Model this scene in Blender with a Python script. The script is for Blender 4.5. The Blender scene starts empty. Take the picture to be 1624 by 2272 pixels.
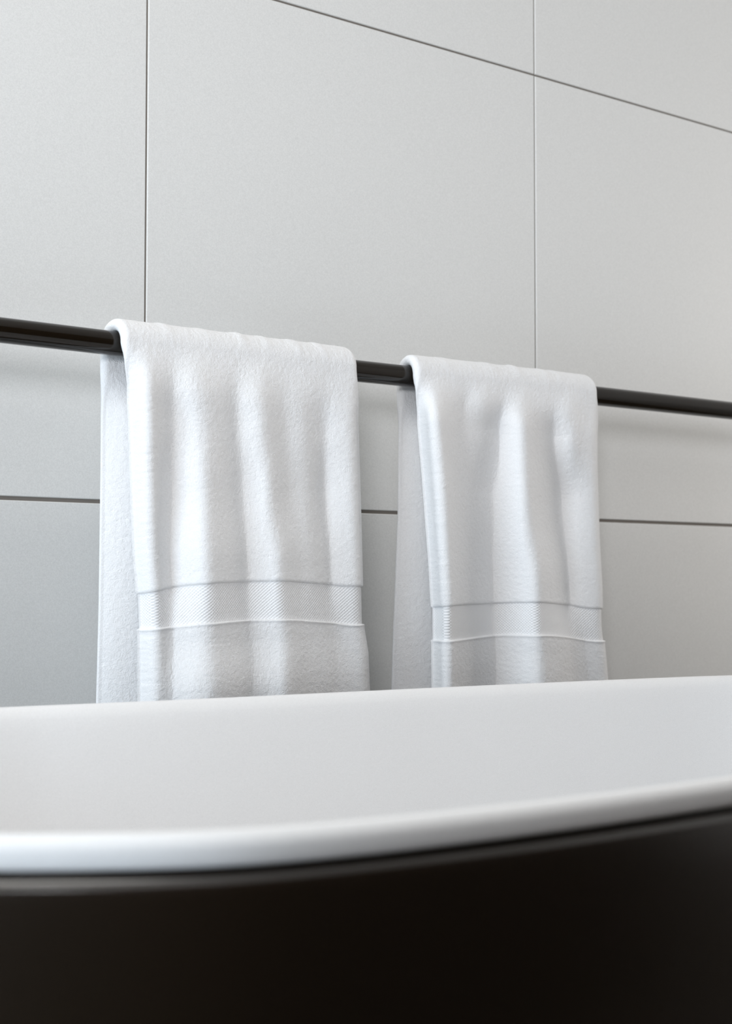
import bpy, bmesh, math
import numpy as np
from mathutils import Matrix, Vector

C = bpy.context.scene
COL = C.collection

# ------------------------------------------------------------------ camera
CAM_Z = 0.72
YAW, PITCH, ROLL = 0.66760, 0.04720, 0.0006
fw = Vector((math.sin(YAW) * math.cos(PITCH), math.cos(YAW) * math.cos(PITCH), math.sin(PITCH)))
rt = Vector((math.cos(YAW), -math.sin(YAW), 0.0))
up = rt.cross(fw)
rt, up = rt * math.cos(ROLL) + up * math.sin(ROLL), up * math.cos(ROLL) - rt * math.sin(ROLL)
cam_data = bpy.data.cameras.new('camera')
cam = bpy.data.objects.new('camera', cam_data)
COL.objects.link(cam)
m = Matrix((rt, up, -fw)).transposed().to_4x4()
m.translation = Vector((0, 0, CAM_Z))
cam.matrix_world = m
cam_data.sensor_fit = 'AUTO'
cam_data.sensor_width = 36.0
cam_data.lens = 3363.41 / 2272 * 36.0
cam_data.clip_start = 0.02
cam_data.dof.use_dof = True
cam_data.dof.focus_distance = 1.60
cam_data.dof.aperture_fstop = 7.0
C.camera = cam
C.cycles.use_denoising = True
C.cycles.denoiser = 'OPENIMAGEDENOISE'
C.cycles.denoising_input_passes = 'RGB_ALBEDO_NORMAL'
C.cycles.denoising_prefilter = 'ACCURATE'
C.cycles.use_adaptive_sampling = False
C.cycles.filter_width = 1.8
C.cycles.sample_clamp_indirect = 2.0

# ------------------------------------------------------------------ light and exposure
C.view_settings.view_transform = 'Standard'
C.view_settings.look = 'None'
C.view_settings.gamma = 1.0
C.view_settings.exposure = 0.04
C.view_settings.use_curve_mapping = False

world = bpy.data.worlds.new('world')
C.world = world
world.use_nodes = True
bg = world.node_tree.nodes['Background']
bg.inputs['Color'].default_value = (0.80, 0.90, 1.0, 1)
bg.inputs['Strength'].default_value = 0.0

WALL_X = -1.60           # left wall, with two windows: one level with the tub, one further forward
WIN_Y0, WIN_Y1, WIN_Z0, WIN_Z1 = 0.20, 1.10, 0.15, 1.40
WIF_Y0, WIF_Y1, WIF_Z0, WIF_Z1 = -2.10, -1.05, 0.90, 1.85
WALL_R = 2.90            # right wall, with an unseen opening added for warm fill light
WR_Y0, WR_Y1, WR_Z0, WR_Z1 = 0.70, 1.40, 0.60, 1.55
CEIL_Z = 2.70            # ceiling, with an opening added for fill light over the tub's left end
SK_X0, SK_X1, SK_Y0, SK_Y1 = -1.20, 0.30, 0.20, 1.00
FRONT_Y = -2.20          # wall behind the camera


def area(name, loc, direction, sx, sy, power, color):
    d = bpy.data.lights.new(name, 'AREA')
    d.shape = 'RECTANGLE'
    d.size, d.size_y = sx, sy
    d.energy = power
    d.color = color
    o = bpy.data.objects.new(name, d)
    COL.objects.link(o)
    o.location = loc
    o.rotation_euler = Vector(direction).to_track_quat('-Z', 'Z').to_euler()
    return o


area('window_daylight', (WALL_X - 0.01, (WIN_Y0 + WIN_Y1) / 2, (WIN_Z0 + WIN_Z1) / 2), (1, 0, 0),
     WIN_Y1 - WIN_Y0, WIN_Z1 - WIN_Z0, 50.0, (0.71, 0.86, 1.0))
area('window_daylight_forward', (WALL_X - 0.01, (WIF_Y0 + WIF_Y1) / 2, (WIF_Z0 + WIF_Z1) / 2), (1, 0, 0),
     WIF_Y1 - WIF_Y0, WIF_Z1 - WIF_Z0, 100.0, (0.96, 0.965, 1.0))
area('added_fill_right', (WALL_R + 0.01, (WR_Y0 + WR_Y1) / 2, (WR_Z0 + WR_Z1) / 2), (-1, 0, 0),
     WR_Y1 - WR_Y0, WR_Z1 - WR_Z0, 13.0, (1.0, 0.945, 0.885))  # added warm fill from the right, out of view
area('added_fill_top', ((SK_X0 + SK_X1) / 2, (SK_Y0 + SK_Y1) / 2, CEIL_Z + 0.01), (0, 0, -1),
     SK_X1 - SK_X0, SK_Y1 - SK_Y0, 23.0, (1.0, 0.985, 0.95))  # added overhead fill, out of view


# ------------------------------------------------------------------ materials
def new_mat(name, color, rough=0.5, spec=0.5, sheen=0.0):
    mt = bpy.data.materials.new(name)
    mt.use_nodes = True
    b = mt.node_tree.nodes['Principled BSDF']
    b.inputs['Base Color'].default_value = (*color, 1)
    b.inputs['Roughness'].default_value = rough
    b.inputs['Specular IOR Level'].default_value = spec
    if sheen:
        b.inputs['Sheen Weight'].default_value = sheen
        b.inputs['Sheen Roughness'].default_value = 0.6
    return mt


def add_noise_bump(mt, scale, strength, dist, detail=3.0, coord='Object'):
    nt = mt.node_tree
    b = nt.nodes['Principled BSDF']
    tc = nt.nodes.new('ShaderNodeTexCoord')
    no = nt.nodes.new('ShaderNodeTexNoise')
    no.inputs['Scale'].default_value = scale
    no.inputs['Detail'].default_value = detail
    bp = nt.nodes.new('ShaderNodeBump')
    bp.inputs['Strength'].default_value = strength
    bp.inputs['Distance'].default_value = dist
    nt.links.new(tc.outputs[coord], no.inputs['Vector'])
    nt.links.new(no.outputs['Fac'], bp.inputs['Height'])
    nt.links.new(bp.outputs['Normal'], b.inputs['Normal'])
    return no, bp


def add_mottle(mt, color, amount, scale):
    """small random tonal flecks in the base colour"""
    nt = mt.node_tree
    b = nt.nodes['Principled BSDF']
    tc = nt.nodes.new('ShaderNodeTexCoord')
    no = nt.nodes.new('ShaderNodeTexNoise')
    no.inputs['Scale'].default_value = scale
    no.inputs['Detail'].default_value = 4.0
    mp = nt.nodes.new('ShaderNodeMapRange')
    mp.inputs['From Min'].default_value = 0.25
    mp.inputs['From Max'].default_value = 0.75
    mp.inputs['To Min'].default_value = 1 - amount
    mp.inputs['To Max'].default_value = 1 + amount
    mx = nt.nodes.new('ShaderNodeVectorMath')
    mx.operation = 'SCALE'
    mx.inputs[0].default_value = color
    nt.links.new(tc.outputs['Object'], no.inputs['Vector'])
    nt.links.new(no.outputs['Fac'], mp.inputs['Value'])
    nt.links.new(mp.outputs['Result'], mx.inputs['Scale'])
    nt.links.new(mx.outputs['Vector'], b.inputs['Base Color'])


TILE_C = (0.765, 0.77, 0.76)
M_tile = new_mat('matte_tile', TILE_C, 0.55, 0.3)
add_noise_bump(M_tile, 420.0, 0.10, 0.0006, 3.0)
add_mottle(M_tile, TILE_C, 0.075, 800.0)
M_grout = new_mat('grout', (0.22, 0.20, 0.18), 0.9, 0.1)
M_plaster = new_mat('plaster', (0.62, 0.60, 0.57), 0.9, 0.2)
M_ceil = new_mat('ceiling_paint', (0.75, 0.74, 0.72), 0.9, 0.2)
M_dark_wall = new_mat('dark_plaster', (0.06, 0.045, 0.035), 0.9, 0.2)
M_floor = new_mat('floor_stone', (0.07, 0.055, 0.04), 0.5, 0.3)
add_mottle(M_floor, (0.07, 0.055, 0.04), 0.2, 12.0)
M_frame = new_mat('window_paint', (0.7, 0.7, 0.7), 0.5)

M_bar = new_mat('dark_bronze', (0.008, 0.005, 0.0025), 0.14, 0.45)
add_noise_bump(M_bar, 300.0, 0.03, 0.0003)
TUB_C = (0.88, 0.88, 0.885)
M_basin = new_mat('white_solid_surface', TUB_C, 0.5, 0.3)
add_noise_bump(M_basin, 700.0, 0.05, 0.0003)
add_mottle(M_basin, TUB_C, 0.05, 1100.0)
M_shell = new_mat('black_matte_shell', (0.0090, 0.0048, 0.0018), 0.25, 0.9)
add_noise_bump(M_shell, 260.0, 0.06, 0.0003)

M_terry = new_mat('white_terry', (0.845, 0.85, 0.86), 1.0, 0.05, 0.25)
add_noise_bump(M_terry, 750.0, 0.62, 0.0009, 1.5)
add_mottle(M_terry, (0.845, 0.85, 0.86), 0.06, 900.0)  # flecks put the shade between the cotton loops into the colour
M_weave = new_mat('white_dobby_weave', (0.845, 0.85, 0.86), 0.85, 0.1, 0.1)


# ------------------------------------------------------------------ helpers
def link_mesh(name, verts, faces, mat, parent=None, smooth=True, mats=None, mat_idx=None):
    me = bpy.data.meshes.new(name)
    me.from_pydata([tuple(v) for v in verts], [], faces)
    me.validate()
    if mats:
        for q in mats:
            me.materials.append(q)
        if mat_idx is not None:
            me.polygons.foreach_set('material_index', mat_idx)
    else:
        me.materials.append(mat)
    if smooth:
        me.polygons.foreach_set('use_smooth', [True] * len(me.polygons))
    me.update()
    o = bpy.data.objects.new(name, me)
    COL.objects.link(o)
    if parent:
        o.parent = parent
        o.matrix_parent_inverse = Matrix.Identity(4)
    return o


def thing(name, label, cat, loc=(0, 0, 0), group=None):
    o = bpy.data.objects.new(name, None)
    COL.objects.link(o)
    o.empty_display_size = 0.05
    o.location = loc
    o['label'] = label
    o['category'] = cat
    if group:
        o['group'] = group
    return o


def struct(o):
    o['kind'] = 'structure'
    return o


def box_into(vs, fs, x0, x1, y0, y1, z0, z1):
    b = len(vs)
    vs += [(x0, y0, z0), (x1, y0, z0), (x1, y1, z0), (x0, y1, z0),
           (x0, y0, z1), (x1, y0, z1), (x1, y1, z1), (x0, y1, z1)]
    fs += [tuple(b + k for k in f) for f in
           ((0, 3, 2, 1), (4, 5, 6, 7), (0, 1, 5, 4), (1, 2, 6, 5), (2, 3, 7, 6), (3, 0, 4, 7))]


def slab(name, boxes, mat, parent=None):
    vs, fs = [], []
    for q in boxes:
        box_into(vs, fs, *q)
    return link_mesh(name, vs, fs, mat, parent, smooth=False)


# ------------------------------------------------------------------ the room
D = 1.4456                       # plane of the tiled wall
XR, YF, ZC = WALL_R, FRONT_Y, CEIL_Z
T = 0.12

struct(slab('floor', [(WALL_X, XR, YF, D, -0.10, 0.0)], M_floor))
struct(slab('ceiling', [(WALL_X, SK_X0, YF, D, ZC, ZC + 0.1), (SK_X1, XR, YF, D, ZC, ZC + 0.1),
                        (SK_X0, SK_X1, YF, SK_Y0, ZC, ZC + 0.1), (SK_X0, SK_X1, SK_Y1, D, ZC, ZC + 0.1)], M_ceil))
struct(slab('wall_right', [(XR, XR + T, YF, WR_Y0, 0, ZC), (XR, XR + T, WR_Y1, D, 0, ZC),
                           (XR, XR + T, WR_Y0, WR_Y1, 0, WR_Z0), (XR, XR + T, WR_Y0, WR_Y1, WR_Z1, ZC)], M_plaster))
struct(slab('wall_front', [(WALL_X, XR, YF - T, YF, 0, ZC)], M_dark_wall))
struct(slab('wall_left', [(WALL_X - T, WALL_X, YF, WIF_Y0, 0, ZC),
                          (WALL_X - T, WALL_X, WIF_Y1, WIN_Y0, 0, ZC),
                          (WALL_X - T, WALL_X, WIN_Y1, D, 0, ZC),
                          (WALL_X - T, WALL_X, WIF_Y0, WIF_Y1, 0, WIF_Z0),
                          (WALL_X - T, WALL_X, WIF_Y0, WIF_Y1, WIF_Z1, ZC),
                          (WALL_X - T, WALL_X, WIN_Y0, WIN_Y1, 0, WIN_Z0),
                          (WALL_X - T, WALL_X, WIN_Y0, WIN_Y1, WIN_Z1, ZC)], M_plaster))
# unseen dark screen added behind the camera, keeps front light off the rim
struct(slab('added_light_screen', [(-0.90, 1.70, -0.36, -0.24, 0, 1.06)], M_dark_wall))


def window_frame(name, x0, x1, y0, y1, z0, z1, fr=0.03):
    return struct(slab(name, [(x0, x1, y0, y1, z0, z0 + fr), (x0, x1, y0, y1, z1 - fr, z1),
                              (x0, x1, y0, y0 + fr, z0 + fr, z1 - fr), (x0, x1, y1 - fr, y1, z0 + fr, z1 - fr)], M_frame))


window_frame('window_1', WALL_X - 0.10, WALL_X - 0.05, WIN_Y0, WIN_Y1, WIN_Z0, WIN_Z1)
window_frame('window_2', WALL_X - 0.10, WALL_X - 0.05, WIF_Y0, WIF_Y1, WIF_Z0, WIF_Z1)
window_frame('added_fill_frame', XR + 0.05, XR + 0.10, WR_Y0, WR_Y1, WR_Z0, WR_Z1)  # frame round the opening added for the right fill

# the tiled wall: large square tiles over a grout bed, one mesh
TILE = 0.600
U0, PX, ZU = 0.8316, 0.598, 1.4074


def tiled_wall():
    vs, fs, mi = [], [], []
    xs = [U0 + PX * k for k in range(-4, 6)]
    xs = [WALL_X] + [x for x in xs if WALL_X + 0.02 < x < XR - 0.02] + [XR]
    zs = [0.0, ZU - 2 * TILE, ZU - TILE, ZU, ZU + TILE, ZU + 2 * TILE, ZC]
    gz = [0, 0.0014, 0.0021, 0.00135, 0.0014, 0.0014, 0]      # half widths of the joints
    g = 0.00115
    bev, dep, gr = 0.0008, 0.010, 0.0020

    for j in range(len(zs) - 1):
        for i in range(len(xs) - 1):
            x0 = xs[i] + (g if i else 0)
            x1 = xs[i + 1] - (g if i < len(xs) - 2 else 0)
            z0, z1 = zs[j] + gz[j], zs[j + 1] - gz[j + 1]
            b = len(vs)
            vs += [(x0, D + dep, z0), (x1, D + dep, z0), (x1, D + dep, z1), (x0, D + dep, z1),
                   (x0, D + bev, z0), (x1, D + bev, z0), (x1, D + bev, z1), (x0, D + bev, z1),
                   (x0 + bev, D, z0 + bev), (x1 - bev, D, z0 + bev), (x1 - bev, D, z1 - bev), (x0 + bev, D, z1 - bev)]
            q = [(8, 9, 10, 11)]
            for k in range(4):
                n = (k + 1) % 4
                q += [(k, n, 4 + n, 4 + k), (4 + k, 4 + n, 8 + n, 8 + k)]
            fs += [tuple(b + a for a in f) for f in q]
            mi += [0] * len(q)
    b0 = len(fs)
    box_into(vs, fs, WALL_X, XR, D + gr, D + T, 0, ZC)
    mi += [1] * (len(fs) - b0)
    return link_mesh('wall_back', vs, fs, None, smooth=False, mats=[M_tile, M_grout], mat_idx=mi)


struct(tiled_wall())

# ------------------------------------------------------------------ the bathtub
RIM_Z = CAM_Z - 0.105
# plan of the rim, counter-clockwise from the near side: an egg-shaped oval
PLAN = [(0.60, 0.521), (0.75, 0.528), (0.95, 0.548), (1.15, 0.585), (1.35, 0.640), (1.52, 0.720), (1.63, 0.830),
        (1.64, 0.950), (1.57, 1.050), (1.42, 1.121), (1.245, 1.149), (1.03, 1.171), (0.93, 1.178), (0.75, 1.190),
        (0.64, 1.203), (0.56, 1.214), (0.44, 1.212), (0.31, 1.175), (0.20, 1.095), (0.135, 0.980), (0.120, 0.850),
        (0.155, 0.730), (0.215, 0.645), (0.270, 0.595), (0.335, 0.5515), (0.395, 0.5320), (0.485, 0.5225)]


def closed_spline(pts, n):
    """periodic Catmull-Rom sampled evenly, then lightly smoothed"""
    p = np.array(pts, float)
    out = []
    m_ = len(p)
    for i in range(m_):
        a, b, c, d = p[i - 1], p[i], p[(i + 1) % m_], p[(i + 2) % m_]
        for t in np.linspace(0, 1, 24, endpoint=False):
            out.append(0.5 * ((2 * b) + (c - a) * t + (2 * a - 5 * b + 4 * c - d) * t * t + (3 * b - a - 3 * c + d) * t ** 3))
    q = np.array(out)
    for _ in range(60):
        q = 0.25 * np.roll(q, 1, 0) + 0.5 * q + 0.25 * np.roll(q, -1, 0)
    L = np.r_[0, np.cumsum(np.linalg.norm(np.roll(q, -1, 0) - q, axis=1))]
    s = np.linspace(0, L[-1], n, endpoint=False)
    qq = np.vstack([q, q[:1]])
    return np.stack([np.interp(s, L, qq[:, 0]), np.interp(s, L, qq[:, 1])], 1)


RIM = closed_spline(PLAN, 480)
tan = np.roll(RIM, -1, 0) - np.roll(RIM, 1, 0)
tan /= np.linalg.norm(tan, axis=1)[:, None]
RIM_N = np.stack([-tan[:, 1], tan[:, 0]], 1)          # towards the inside
cen = RIM.mean(0)
if ((cen - RIM) * RIM_N).sum() < 0:
    RIM_N = -RIM_N


def rings(name, profile, mat, parent, close_last=False, loc=(0, 0, 0)):
    """profile: (inward offset, height relative to the rim) swept round the rim"""
    n = len(RIM)
    vs, fs = [], []
    for o, z in profile:
        if o <= 0.10:
            p = RIM + RIM_N * o
        else:
            base = RIM + RIM_N * 0.10
            p = base + (cen - base) * (o - 0.10)
        vs += [(x - loc[0], y - loc[1], RIM_Z + z - loc[2]) for x, y in p]
    for j in range(len(profile) - 1):
        for i in range(n):
            k = (i + 1) % n
            fs.append((j * n + i, j * n + k, (j + 1) * n + k, (j + 1) * n + i))
    if close_last:
        fs.append(tuple((len(profile) - 1) * n + i for i in range(n)))
    return link_mesh(name, vs, fs, mat, parent)


TUB_LOC = (float(cen[0]), float(cen[1]), 0.0)
tub = thing('bathtub', 'freestanding oval bathtub with white inside and black outer shell in front of the towels', 'bathtub', TUB_LOC)


def arc(ox, oz, r, a0, a1, n):
    return [(ox + r * math.cos(math.radians(a)), oz + r * math.sin(math.radians(a))) for a in np.linspace(a0, a1, n)]


# white basin: down-turned outer edge, rounded lip, then the inside
rim_r = 0.0075
prof = [(0.012, -0.0150), (0.0035, -0.0150), (0.0012, -0.0145), (0.0003, -0.0132)]
prof += [(0.0, -0.0115)]
prof += arc(rim_r, -rim_r, rim_r, 180, 40, 14)
prof += [(0.0165, -0.0065), (0.0185, -0.011), (0.0200, -0.020), (0.0225, -0.040), (0.027, -0.075), (0.033, -0.12),
         (0.041, -0.18), (0.050, -0.24), (0.060, -0.295), (0.073, -0.345), (0.090, -0.380), (0.10, -0.392),
         (0.16, -0.408), (0.28, -0.418), (0.50, -0.424), (0.80, -0.428), (1.05, -0.430)]
rings('basin', prof, M_basin, tub, close_last=True, loc=TUB_LOC)

# black shell: a shadow gap under the lip, a rounded shoulder, walls leaning in to the floor
prof = [(0.014, -0.0148), (0.0055, -0.0155), (0.0045, -0.0172)]
prof += arc(0.0030, -0.0235, 0.0063, 75, 180, 10)
prof += [(-0.0033, -0.028), (-0.0025, -0.045), (0.001, -0.09), (0.010, -0.17), (0.022, -0.27), (0.036, -0.38), (0.050, -0.48),
         (0.058, -0.55), (0.062, -0.595), (0.066, -(RIM_Z - 0.004)), (0.072, -RIM_Z)]
rings('outer_shell', prof, M_shell, tub, close_last=True, loc=TUB_LOC)

# ------------------------------------------------------------------ the towel bar
PB, ZB, RB = 1.3356, 0.9601, 0.0122


def bar_z(x):
    return ZB + 0.0006 - 0.0024 * np.exp(-((np.asarray(x, float) - 0.95) / 0.32) ** 2)


def tube(name, path, r, mat, parent, n=40, loc=(0, 0, 0)):
    vs, fs = [], []
    path = [Vector(p) for p in path]
    for i, p in enumerate(path):
        t = (path[min(i + 1, len(path) - 1)] - path[max(i - 1, 0)]).normalized()
        a = t.cross(Vector((0, 0, 1)) if abs(t.z) < 0.9 else Vector((1, 0, 0))).normalized()
        b = t.cross(a)
        rr = r[i] if isinstance(r, (list, tuple)) else r
        for k in range(n):
            an = 2 * math.pi * k / n
            q = p + a * (rr * math.cos(an)) + b * (rr * math.sin(an)) - Vector(loc)
            vs.append(q)
    for j in range(len(path) - 1):
        for k in range(n):
            l = (k + 1) % n
            fs.append((j * n + k, j * n + l, (j + 1) * n + l, (j + 1) * n + k))
    fs.append(tuple(range(n - 1, -1, -1)))
    fs.append(tuple((len(path) - 1) * n + k for k in range(n)))
    return link_mesh(name, vs, fs, mat, parent)


BX0, BX1 = 0.16, 2.32
BAR_LOC = ((BX0 + BX1) / 2, D, ZB)
bar = thing('towel_bar', 'dark bronze round towel bar running along the tiled wall', 'towel bar', BAR_LOC)
xs = np.linspace(BX0, BX1, 90)
tube('rail', [(x, PB, float(bar_z(x))) for x in xs], RB, M_bar, bar, 64, BAR_LOC)
for bx in (BX0 + 0.05, BX1 - 0.05):
    tube('bracket', [(bx, PB + 0.004, ZB), (bx, D - 0.010, ZB), (bx, D - 0.0095, ZB), (bx, D - 0.001, ZB)],
         [0.0095, 0.0095, 0.026, 0.027], M_bar, bar, 40, BAR_LOC)

# ------------------------------------------------------------------ the towels
rng = np.random.RandomState(7)
LATTICE = rng.rand(256, 256)


def vnoise(a, b):
    ia, ib = np.floor(a).astype(int), np.floor(b).astype(int)
    fa, fb = a - ia, b - ib
    fa = fa * fa * (3 - 2 * fa)
    fb = fb * fb * (3 - 2 * fb)
    g = lambda i, j: LATTICE[i % 256, j % 256]
    return (g(ia, ib) * (1 - fa) + g(ia + 1, ib) * fa) * (1 - fb) + (g(ia, ib + 1) * (1 - fa) + g(ia + 1, ib + 1) * fa) * fb


def smoothstep(a, b, x):
    t = np.clip((x - a) / (b - a), 0, 1)
    return t * t * (3 - 2 * t)


TH = 0.0122                     # thickness of the doubled towel
NS = 300                        # columns across


class Folds:
    """how far the hanging front stands out, built from the slant of the cloth measured along several heights"""

    def __init__(self, rows, width, gain):
        n = 400
        self.s = np.linspace(0, 1, n)
        zs, ds = [], []
        k = np.exp(-0.5 * (np.arange(-24, 25) / 5.5) ** 2)
        k /= k.sum()
        for z, lst in rows:
            sl = np.interp(self.s, [q[0] for q in lst], [q[1] for q in lst])
            sl = np.convolve(np.pad(sl, 24, mode='edge'), k, 'valid')
            sl = sl - sl[20:].mean()
            d = np.cumsum(sl) / n * width * gain
            d = d - d[0]
            d = d - self.s * d[-1]
            zs.append(z)
            ds.append(d)
        o = np.argsort(zs)
        self.z = np.array(zs)[o]
        self.d = np.array(ds)[o]
        # the two lowest heights, on the hem, still follow the folds of the body above
        self.d[0] = 0.55 * self.d[0] + 0.45 * self.d[2]
        self.d[1] = 0.55 * self.d[1] + 0.45 * self.d[2]

    def __call__(self, s, z):
        z = np.clip(z, self.z[0], self.z[-1])
        i = np.clip(np.searchsorted(self.z, z) - 1, 0, len(self.z) - 2)
        t = (z - self.z[i]) / (self.z[i + 1] - self.z[i])
        t = t * t * (3 - 2 * t)
        f = np.clip(s, 0, 1) * (len(self.s) - 1)
        a = np.minimum(f.astype(int), len(self.s) - 2)
        w = f - a
        lo = self.d[i, a] * (1 - w) + self.d[i, a + 1] * w
        hi = self.d[i + 1, a] * (1 - w) + self.d[i + 1, a + 1] * w
        return lo * (1 - t) + hi * t


def sheet(name, P, N, th_out, th_in, side, mat, parent, rough, loc, caps=True, uv=None):
    """P: rows x cols middle points, N: unit normals pointing out of the drape. Builds a closed padded sheet."""
    nr, nc = P.shape[:2]
    K = 7
    out = P + N * th_out[..., None]
    if rough is not None:
        out = out + N * rough[..., None]
    inn = P - N * th_in[..., None]
    if rough is not None:
        inn = inn - N * rough[..., None]
    ni = inn.shape[1]
    # rounded side edges
    tx = np.zeros_like(P[:, 0])
    tx[:, 0] = 1

    def side_arc(c0, nrm, to, ti, sgn, rev):
        an = np.linspace(0, math.pi, K + 2)[1:-1]
        pts = []
        for a in an:
            r = np.where(np.cos(a) >= 0, to, ti)[:, None]
            pts.append(c0 + nrm * r * math.cos(a) + tx * sgn * side[:, None] * math.sin(a))
        if rev:
            pts = pts[::-1]
        return np.stack(pts, 1)

    right = side_arc(P[:, -1], N[:, -1], th_out[:, -1], th_in[:, -1], 1, False)
    left = side_arc(P[:, 0], N[:, 0], th_out[:, 0], th_in[:, 0], -1, True)
    loop = np.concatenate([out, right, inn[:, ::-1], left], 1)
    nl = loop.shape[1]
    V = loop.reshape(-1, 3) - np.array(loc)
    r_, c_ = np.meshgrid(np.arange(nr - 1), np.arange(nl), indexing='ij')
    c2 = (c_ + 1) % nl
    F = np.stack([r_ * nl + c_, r_ * nl + c2, (r_ + 1) * nl + c2, (r_ + 1) * nl + c_], -1).reshape(-1, 4)
    me = bpy.data.meshes.new(name)
    caps_f = []
    if caps:
        q = lambda i: nc + K + nc - 1 - i                  # the inner point behind outer column i
        ring = [[i, i + 1, q(i + 1), q(i)] for i in range(nc - 1)]
        ring += [list(range(nc - 1, nc + K + 1)), list(range(2 * nc + K - 1, 2 * nc + 2 * K)) + [0]]
        caps_f = [c[::-1] for c in ring] + [[(nr - 1) * nl + k for k in c] for c in ring]
    nq = len(F)
    tot = nq * 4 + sum(len(c) for c in caps_f)
    me.vertices.add(len(V))
    me.vertices.foreach_set('co', V.astype(np.float32).ravel())
    me.loops.add(tot)
    li = np.concatenate([F.ravel()] + [np.array(c) for c in caps_f]).astype(np.int32)
    me.loops.foreach_set('vertex_index', li)
    me.polygons.add(nq + len(caps_f))
    st = list(range(0, nq * 4, 4))
    p = nq * 4
    for c in caps_f:
        st.append(p)
        p += len(c)
    me.polygons.foreach_set('loop_start', np.array(st, np.int32))
    me.update(calc_edges=True)
    me.validate()
    me.polygons.foreach_set('use_smooth', np.ones(len(me.polygons), bool))
    if uv is not None:
        U = np.zeros((nr, nl, 2), np.float32)
        U[:, :nc] = uv
        U[:, nc:nc + K] = uv[:, -1:]
        U[:, nc + K:nc + K + ni] = uv[:, ::-1]
        U[:, nc + K + ni:] = uv[:, :1]
        layer = me.uv_layers.new(name='cloth')
        vi = np.empty(len(me.loops), np.int32)
        me.loops.foreach_get('vertex_index', vi)
        layer.data.foreach_set('uv', U.reshape(-1, 2)[vi].ravel())
    me.materials.append(mat)
    me.update()
    o = bpy.data.objects.new(name, me)
    COL.objects.link(o)
    o.parent = parent
    o.matrix_parent_inverse = Matrix.Identity(4)
    return o


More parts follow.
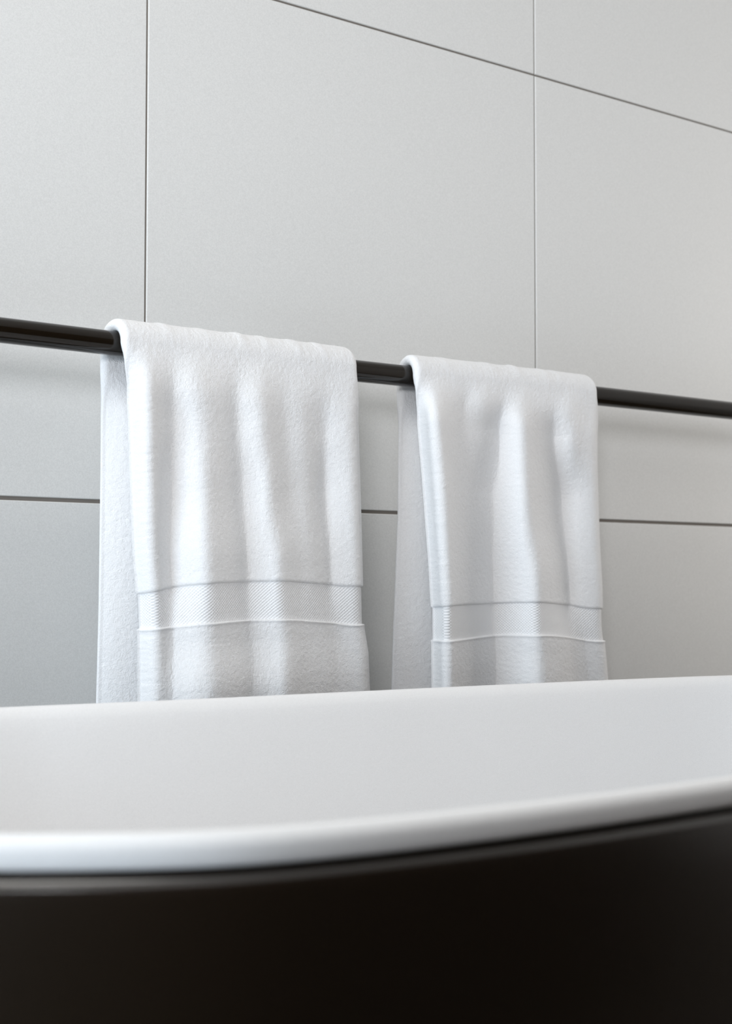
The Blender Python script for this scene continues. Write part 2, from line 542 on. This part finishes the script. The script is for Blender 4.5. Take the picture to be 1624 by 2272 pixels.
def make_towel(name, label, cfg):
    zl, ul = [q[0] for q in cfg['left']][::-1], [q[1] for q in cfg['left']][::-1]
    zr, ur = [q[0] for q in cfg['right']][::-1], [q[1] for q in cfg['right']][::-1]
    zb_, ub = [q[0] for q in cfg['back_left']][::-1], [q[1] for q in cfg['back_left']][::-1]
    XL = lambda z: np.interp(z, zl, ul) + TH / 2
    XRr = lambda z: np.interp(z, zr, ur) - TH / 2
    XB = lambda z: np.interp(z, zb_, ub) + TH / 2
    sm = np.linspace(0, 1, NS + 1)
    S1 = np.interp(sm, [q[0] for q in cfg['seam_top']], [q[1] for q in cfg['seam_top']])
    S2 = np.interp(sm, [q[0] for q in cfg['seam_low']], [q[1] for q in cfg['seam_low']])
    kk = np.exp(-0.5 * (np.arange(-20, 21) / 7.0) ** 2)
    kk /= kk.sum()
    S1 = np.convolve(np.pad(S1, 20, mode='edge'), kk, 'valid')
    S2 = np.convolve(np.pad(S2, 20, mode='edge'), kk, 'valid')
    width = XRr(0.85) - XL(0.85)
    fold = Folds(cfg['folds'], width, cfg['gain'])
    xm = 0.5 * (XL(0.95) + XRr(0.95))
    zbar = float(bar_z(xm))
    rm = RB + TH / 2 + 0.0006
    y_front = PB - rm
    y_back = PB + rm
    z_end = cfg['z_end']
    loc = (float(xm), PB, zbar)
    t = thing(name, label, 'towel', loc, 'white terry towels on the dark bar')

    def front_point(s, z):
        """s, z arrays -> middle point of the hanging front"""
        drop = np.clip((zbar - z) / (zbar - z_end), 0, 1)
        ramp = smoothstep(zbar + 0.006, zbar - 0.055, z)
        wl, wr = 0.017 / width, 0.010 / width
        el = np.clip(1 - s / wl, 0, 1)
        er = np.clip((s - 1) / wr + 1, 0, 1)
        roll = 0.0105 * (1 - np.sqrt(1 - 0.96 * el * el)) + 0.006 * (1 - np.sqrt(1 - 0.96 * er * er))
        roll_off = roll * smoothstep(zbar, zbar - 0.06, z)
        d = (fold(s, z) + 0.004) * ramp - roll_off
        y = y_front - d - cfg['lean'] * drop ** 1.3
        hang = smoothstep(zbar, zbar - 0.05, z)
        x = XL(z) + (XRr(z) - XL(z)) * s
        # the folds were measured on a flat plane at 1.30 m: carry each point to its own depth
        inside = smoothstep(0.0, 0.10, s) * smoothstep(1.0, 0.92, s)
        x = x - (d + roll_off + 0.009 * inside * hang) * x / 1.30
        x = x + hang * (cfg['trim'][0] * (1 - s) ** 10 + cfg['trim'][1] * s ** 10)
        return np.stack([x, y, z], -1)

    def grid_normal(P):
        du = np.gradient(P, axis=1)
        dv = np.gradient(P, axis=0)
        n = np.cross(dv, du)
        n /= np.linalg.norm(n, axis=-1)[..., None] + 1e-12
        return n

    # --- body: up the back, over the bar, down the front to the woven band
    rows = []
    step = 0.0011
    zb0 = cfg['z_back_end']
    nb = int((zbar - zb0) / 0.0013)
    for z in np.linspace(zb0, zbar, nb, endpoint=False):
        dr = (zbar - z) / (zbar - zb0)
        wob = 0.003 * np.sin(sm * 9 + 1.3) * dr
        belly = 0.017 * (1 - np.exp(-sm / 0.07)) * np.exp(-((sm - 0.1) / 0.5) ** 2)
        y = np.full(NS + 1, y_back + 0.004 * dr) + wob - belly * smoothstep(zbar - 0.02, zbar - 0.075, z)
        x = XB(z) + (XRr(z) - 0.004 - XB(z)) * sm
        rows.append(np.stack([x, y, np.full(NS + 1, z)], -1))
    na = int(math.pi * rm / step) + 1
    pinch = np.zeros(NS + 1)
    for c_, w_, h_ in cfg['pinches']:
        pinch += h_ * np.exp(-((sm - c_) / w_) ** 2)
    for a in np.linspace(0, math.pi, na, endpoint=False):
        y = PB + rm * math.cos(a)
        z = zbar + rm * math.sin(a)
        w = 0.5 - 0.5 * math.cos(a)
        xl = XB(zbar) * (1 - w) + XL(zbar) * w
        xr = (XRr(zbar) - 0.004) * (1 - w) + XRr(zbar) * w
        # the ends of the fold slump a little over the bar
        x = xl + (xr - xl) * sm
        zz = bar_z(x) - zbar
        lift = pinch * math.sin(a) ** 1.0
        r2 = rm + lift
        P_ = np.stack([x, PB + r2 * math.cos(a), zbar + zz + r2 * math.sin(a)], -1)
        if a > math.pi / 2:
            f = front_point(sm, np.full(NS + 1, z))
            P_[:, 1] = np.minimum(P_[:, 1], P_[:, 1] + (f[:, 1] - y_front))
        rows.append(P_)
    nf = int((zbar - S1.mean()) / step)
    for w in np.linspace(0, 1, nf):
        z = zbar * (1 - w) + S1 * w
        f = front_point(sm, z)
        f[:, 2] += (bar_z(f[:, 0]) - zbar) * (1 - w)
        rows.append(f)
    P = np.array(rows)
    N = grid_normal(P)
    nr = len(P)
    # arc length for the pile
    L = np.r_[0, np.cumsum(np.linalg.norm(np.diff(P[:, NS // 2], axis=0), axis=1))]
    Lg = np.repeat(L[:, None], NS + 1, 1)
    Xg = P[..., 0]
    so = cfg['seed']

    def pile(Xg, Lg):
        n1 = vnoise(Xg / 0.0030 + so, Lg / 0.0030 + 2 * so)
        n2 = vnoise(Xg / 0.0016 + 37 + so, Lg / 0.0016 + 11)
        n3 = vnoise(Xg / 0.011 + 5 + so, Lg / 0.014 + 71)
        return 0.00032 * (n1 - 0.5) + 0.00042 * (n2 - 0.5) + 0.00015 * (n3 - 0.5)
    end = np.ones(nr)
    rem = (L[-1] - L) / 0.0035
    end = np.where(rem < 1, np.sqrt(np.clip(1 - (1 - rem) ** 2, 0.02, 1)), 1)
    tho = np.repeat((TH / 2 * (0.25 + 0.75 * end))[:, None], NS + 1, 1)
    thi = np.full((nr, NS + 1), TH / 2)
    sheet('terry_body', P, N, tho, thi, np.full(nr, TH / 2), M_terry, t, pile(Xg, Lg) * (0.4 + 0.6 * end[:, None]), loc)

    # --- woven band: a flat strip with a raised diagonal basket weave
    nw, nbc = 100, 900
    sb = np.linspace(0, 1, nbc + 1)
    B1, B2 = np.interp(sb, sm, S1), np.interp(sb, sm, S2)
    P = np.array([front_point(sb, B1 * (1 - w) + B2 * w) for w in np.linspace(-0.06, 1.06, nw)])
    N = grid_normal(P)
    L = np.r_[0, np.cumsum(np.linalg.norm(np.diff(P[:, nbc // 2], axis=0), axis=1))]
    Ux = np.r_[0, np.cumsum(np.linalg.norm(np.diff(P[nw // 2], axis=0), axis=1))]
    ax, az = Ux[None] * 2 * math.pi / 0.0038, L[:, None] * 2 * math.pi / 0.0032
    weave = 0.00042 * (0.56 * np.sin(ax + az) + 0.44 * np.sin(ax - az))
    e = np.ones((nw, nbc + 1))
    sheet('woven_band', P, N, e * (TH / 2 - 0.0022), e * (TH / 2 - 0.001), np.full(nw, TH / 2 - 0.0012), M_weave, t,
          weave, loc)

    # --- terry hem under the band, with a raised top edge
    nh = int((S2.mean() - z_end) / step)
    rows = []
    for w in np.linspace(0, 1, nh):
        rows.append(front_point(sm, S2 * (1 - w) + z_end * w))
    P = np.array(rows)
    N = grid_normal(P)
    L = np.r_[0, np.cumsum(np.linalg.norm(np.diff(P[:, NS // 2], axis=0), axis=1))]
    Lg = np.repeat(L[:, None], NS + 1, 1)
    edge_r = np.sqrt(np.clip(1 - np.clip(1 - L / 0.0022, 0, 1) ** 2, 0.02, 1))
    ridge = 0.0012 * np.exp(-((L - 0.0018) / 0.0014) ** 2)
    tho = np.repeat((TH / 2 * (0.2 + 0.8 * edge_r) + ridge)[:, None], NS + 1, 1)
    thi = np.full((nh, NS + 1), TH / 2)
    sheet('terry_hem', P, N, tho, thi, np.full(nh, TH / 2), M_terry, t,
          pile(P[..., 0] + 3, Lg + 1) * (0.25 + 0.75 * np.clip(Lg / 0.006, 0, 1)), loc)
    return t


BATH = dict(
    left=[(0.9571, 0.7304), (0.9174, 0.7364), (0.873, 0.7393), (0.8285, 0.7406), (0.7841, 0.7425), (0.7397, 0.7455), (0.7043, 0.7488), (0.6733, 0.7501), (0.629, 0.7505)],
    right=[(0.9416, 1.023), (0.9064, 1.0224), (0.8666, 1.0237), (0.8168, 1.0255), (0.7422, 1.0275), (0.7125, 1.0281), (0.6753, 1.0288), (0.6431, 1.0351), (0.5985, 1.0369)],
    back_left=[(0.949, 0.7284), (0.8988, 0.7294), (0.8306, 0.7301), (0.7627, 0.7303), (0.695, 0.7304), (0.65, 0.7299), (0.603, 0.7293)],
    seam_top=[(-0.003, 0.7085), (0.027, 0.7099), (0.119, 0.714), (0.236, 0.7168), (0.347, 0.7194), (0.478, 0.7204),
              (0.629, 0.7214), (0.733, 0.72), (0.866, 0.7174), (0.998, 0.7154)],
    seam_low=[(0, 0.6757), (0.052, 0.6769), (0.198, 0.6786), (0.27, 0.6809), (0.391, 0.6828), (0.557, 0.6837),
              (0.66, 0.6837), (0.729, 0.6824), (0.863, 0.6793), (1.004, 0.6755)],
    folds=[
        (0.9358, [(-0.001, 0.8), (0.051, 0.6), (0.086, -0.4), (0.16, -0.3), (0.202, 0.5), (0.247, 0.5), (0.302, -0.2), (0.433, -0.3), (0.487, 0.4), (0.545, 0.3), (0.589, -0.4), (0.652, -0.3), (0.699, 0.1), (0.77, -0.1), (0.853, -0.2), (0.916, 0.2), (0.991, 0.0)]),
        (0.88, [(0.0, 1), (0.042, 0.8), (0.078, -0.8), (0.15, -0.5), (0.186, 0.4), (0.275, 0.6), (0.331, -0.2), (0.426, -0.5), (0.485, 0.5), (0.56, 0.5), (0.608, -0.7), (0.664, -0.4), (0.695, 0.1), (0.743, 0.2), (0.793, -0.5), (0.852, -0.3), (0.884, 0.4), (0.959, 0.5), (0.996, -0.4)]),
        (0.8196, [(-0.002, 1), (0.042, 0.7), (0.069, -0.9), (0.133, -0.8), (0.168, 0.6), (0.287, 0.9), (0.329, -0.4), (0.451, -0.6), (0.482, 0.5), (0.591, 0.7), (0.621, -0.9), (0.668, -0.7), (0.688, 0.0), (0.76, 0.1), (0.802, -0.8), (0.85, -0.6), (0.874, 0.7), (0.966, 0.8), (0.999, -0.6)]),
        (0.7407, [(0.0, 1), (0.035, 0.7), (0.06, -0.8), (0.118, -0.7), (0.147, 0.7), (0.287, 1.0), (0.323, -0.4), (0.466, -0.7), (0.492, 0.5), (0.628, 0.6), (0.656, -0.8), (0.722, -0.5), (0.751, 0.0), (0.785, -0.4), (0.861, -0.7), (0.891, 0.6), (0.982, 0.6), (0.998, -0.6)]),
        (0.6666, [(0.0, 1), (0.043, 0.3), (0.079, -0.1), (0.133, 0.4), (0.244, 0.4), (0.3, -0.3), (0.474, -0.3), (0.554, 0.2), (0.655, 0.3), (0.692, -0.8), (0.77, -0.5), (0.822, -0.3), (0.898, -0.6), (0.952, 0.3), (1.007, 0.2)]),
        (0.6111, [(0.0, 1), (0.042, 0.5), (0.13, 0.5), (0.221, 0.5), (0.267, -0.1), (0.446, -0.6), (0.524, -0.1), (0.623, 0.2), (0.663, -0.9), (0.755, -0.8), (0.807, -0.3), (0.923, -0.9), (0.966, -0.2), (0.999, -0.5)]),
    ],
    pinches=[(0.17, 0.02, 0.0012), (0.33, 0.03, 0.0008), (0.49, 0.02, 0.0015), (0.60, 0.02, 0.001), (0.74, 0.025, 0.0012), (0.86, 0.02, 0.0010)],
    gain=0.85, trim=(0.0065, 0.0045), lean=0.004, z_end=0.545, z_back_end=0.50, seed=3.0)

HAND = dict(
    left=[(0.9481, 1.1077), (0.897, 1.113), (0.8457, 1.1183), (0.7944, 1.123), (0.743, 1.1276), (0.6917, 1.1309), (0.6048, 1.1308)],
    right=[(0.9448, 1.4065), (0.9103, 1.4045), (0.8647, 1.4041), (0.7739, 1.4064), (0.7173, 1.41), (0.6663, 1.4103), (0.6493, 1.4126), (0.6154, 1.4163), (0.5927, 1.4186)],
    back_left=[(0.943, 1.1149), (0.8956, 1.1162), (0.801, 1.1162), (0.7434, 1.1141), (0.6913, 1.1121), (0.6394, 1.11), (0.6006, 1.1094)],
    seam_top=[(0.001, 0.6919), (0.117, 0.6939), (0.276, 0.6943), (0.367, 0.6952), (0.515, 0.6965), (0.648, 0.6966),
              (0.744, 0.6937), (0.843, 0.6911), (0.99, 0.6872)],
    seam_low=[(0.005, 0.6563), (0.099, 0.6566), (0.185, 0.6575), (0.318, 0.6591), (0.455, 0.6605), (0.624, 0.6605),
              (0.739, 0.658), (0.836, 0.6541), (0.993, 0.6491)],
    folds=[
        (0.9469, [(0.001, 1), (0.063, 0.6), (0.104, -0.5), (0.234, -0.5), (0.264, 0.6), (0.33, 0.4), (0.368, -0.4), (0.45, -0.4), (0.475, 0.5), (0.553, 0.5), (0.588, -0.6), (0.628, -0.2), (0.743, -0.1), (0.782, 0.4), (0.834, 0.3), (0.874, -0.5), (0.946, -0.4), (0.984, 0.1)]),
        (0.8987, [(0.0, 1), (0.08, 0.8), (0.108, -0.9), (0.192, -0.8), (0.23, -0.2), (0.278, 0.1), (0.35, -0.3), (0.424, -0.6), (0.469, 0.8), (0.58, 0.8), (0.616, -0.9), (0.667, -0.7), (0.756, -0.4), (0.793, 0.6), (0.874, 0.5), (0.912, -0.3), (0.978, -0.1), (1.0, -0.5)]),
        (0.824, [(0.001, 1), (0.086, 0.9), (0.114, -1), (0.181, -0.9), (0.222, -0.4), (0.345, -0.4), (0.415, 0.7), (0.583, 0.9), (0.619, -1), (0.677, -0.9), (0.78, -0.7), (0.823, 0.7), (0.962, 0.7), (1.001, -0.5)]),
        (0.7174, [(0.001, 1), (0.075, 0.9), (0.099, -1), (0.191, -0.8), (0.33, -0.5), (0.376, 0.7), (0.626, 0.9), (0.653, -0.9), (0.808, -0.9), (0.839, 0.6), (0.974, 0.6), (1.0, -0.6)]),
        (0.6429, [(0.0, 1), (0.064, 0.8), (0.094, -1), (0.138, -0.6), (0.179, -0.3), (0.203, -0.9), (0.267, -0.8), (0.341, -0.3), (0.384, 0.7), (0.617, 0.8), (0.662, 0.1), (0.751, -0.1), (0.775, -0.9), (0.836, -0.8), (0.908, -0.5), (0.936, 0.4), (1.001, 0.1)]),
        (0.6003, [(0.0, 1), (0.062, 0.8), (0.09, -1), (0.152, -0.3), (0.185, -0.4), (0.204, -1), (0.267, -0.9), (0.335, -0.3), (0.377, 0.8), (0.593, 0.9), (0.65, 0.2), (0.74, -0.1), (0.761, -1), (0.821, -0.9), (0.908, -0.6), (0.936, 0.5), (0.992, 0.0)]),
    ],
    pinches=[(0.15, 0.03, 0.0008), (0.40, 0.03, 0.001), (0.55, 0.025, 0.0013), (0.72, 0.025, 0.0008), (0.80, 0.02, 0.0008)],
    gain=0.85, trim=(0.0095, 0.006), lean=0.004, z_end=0.545, z_back_end=0.50, seed=11.0)

make_towel('bath_towel', 'left of two white terry towels over the dark bar, with shallow soft folds', BATH)
make_towel('bath_towel', 'right of two white terry towels over the dark bar, with deeper shaded folds', HAND)
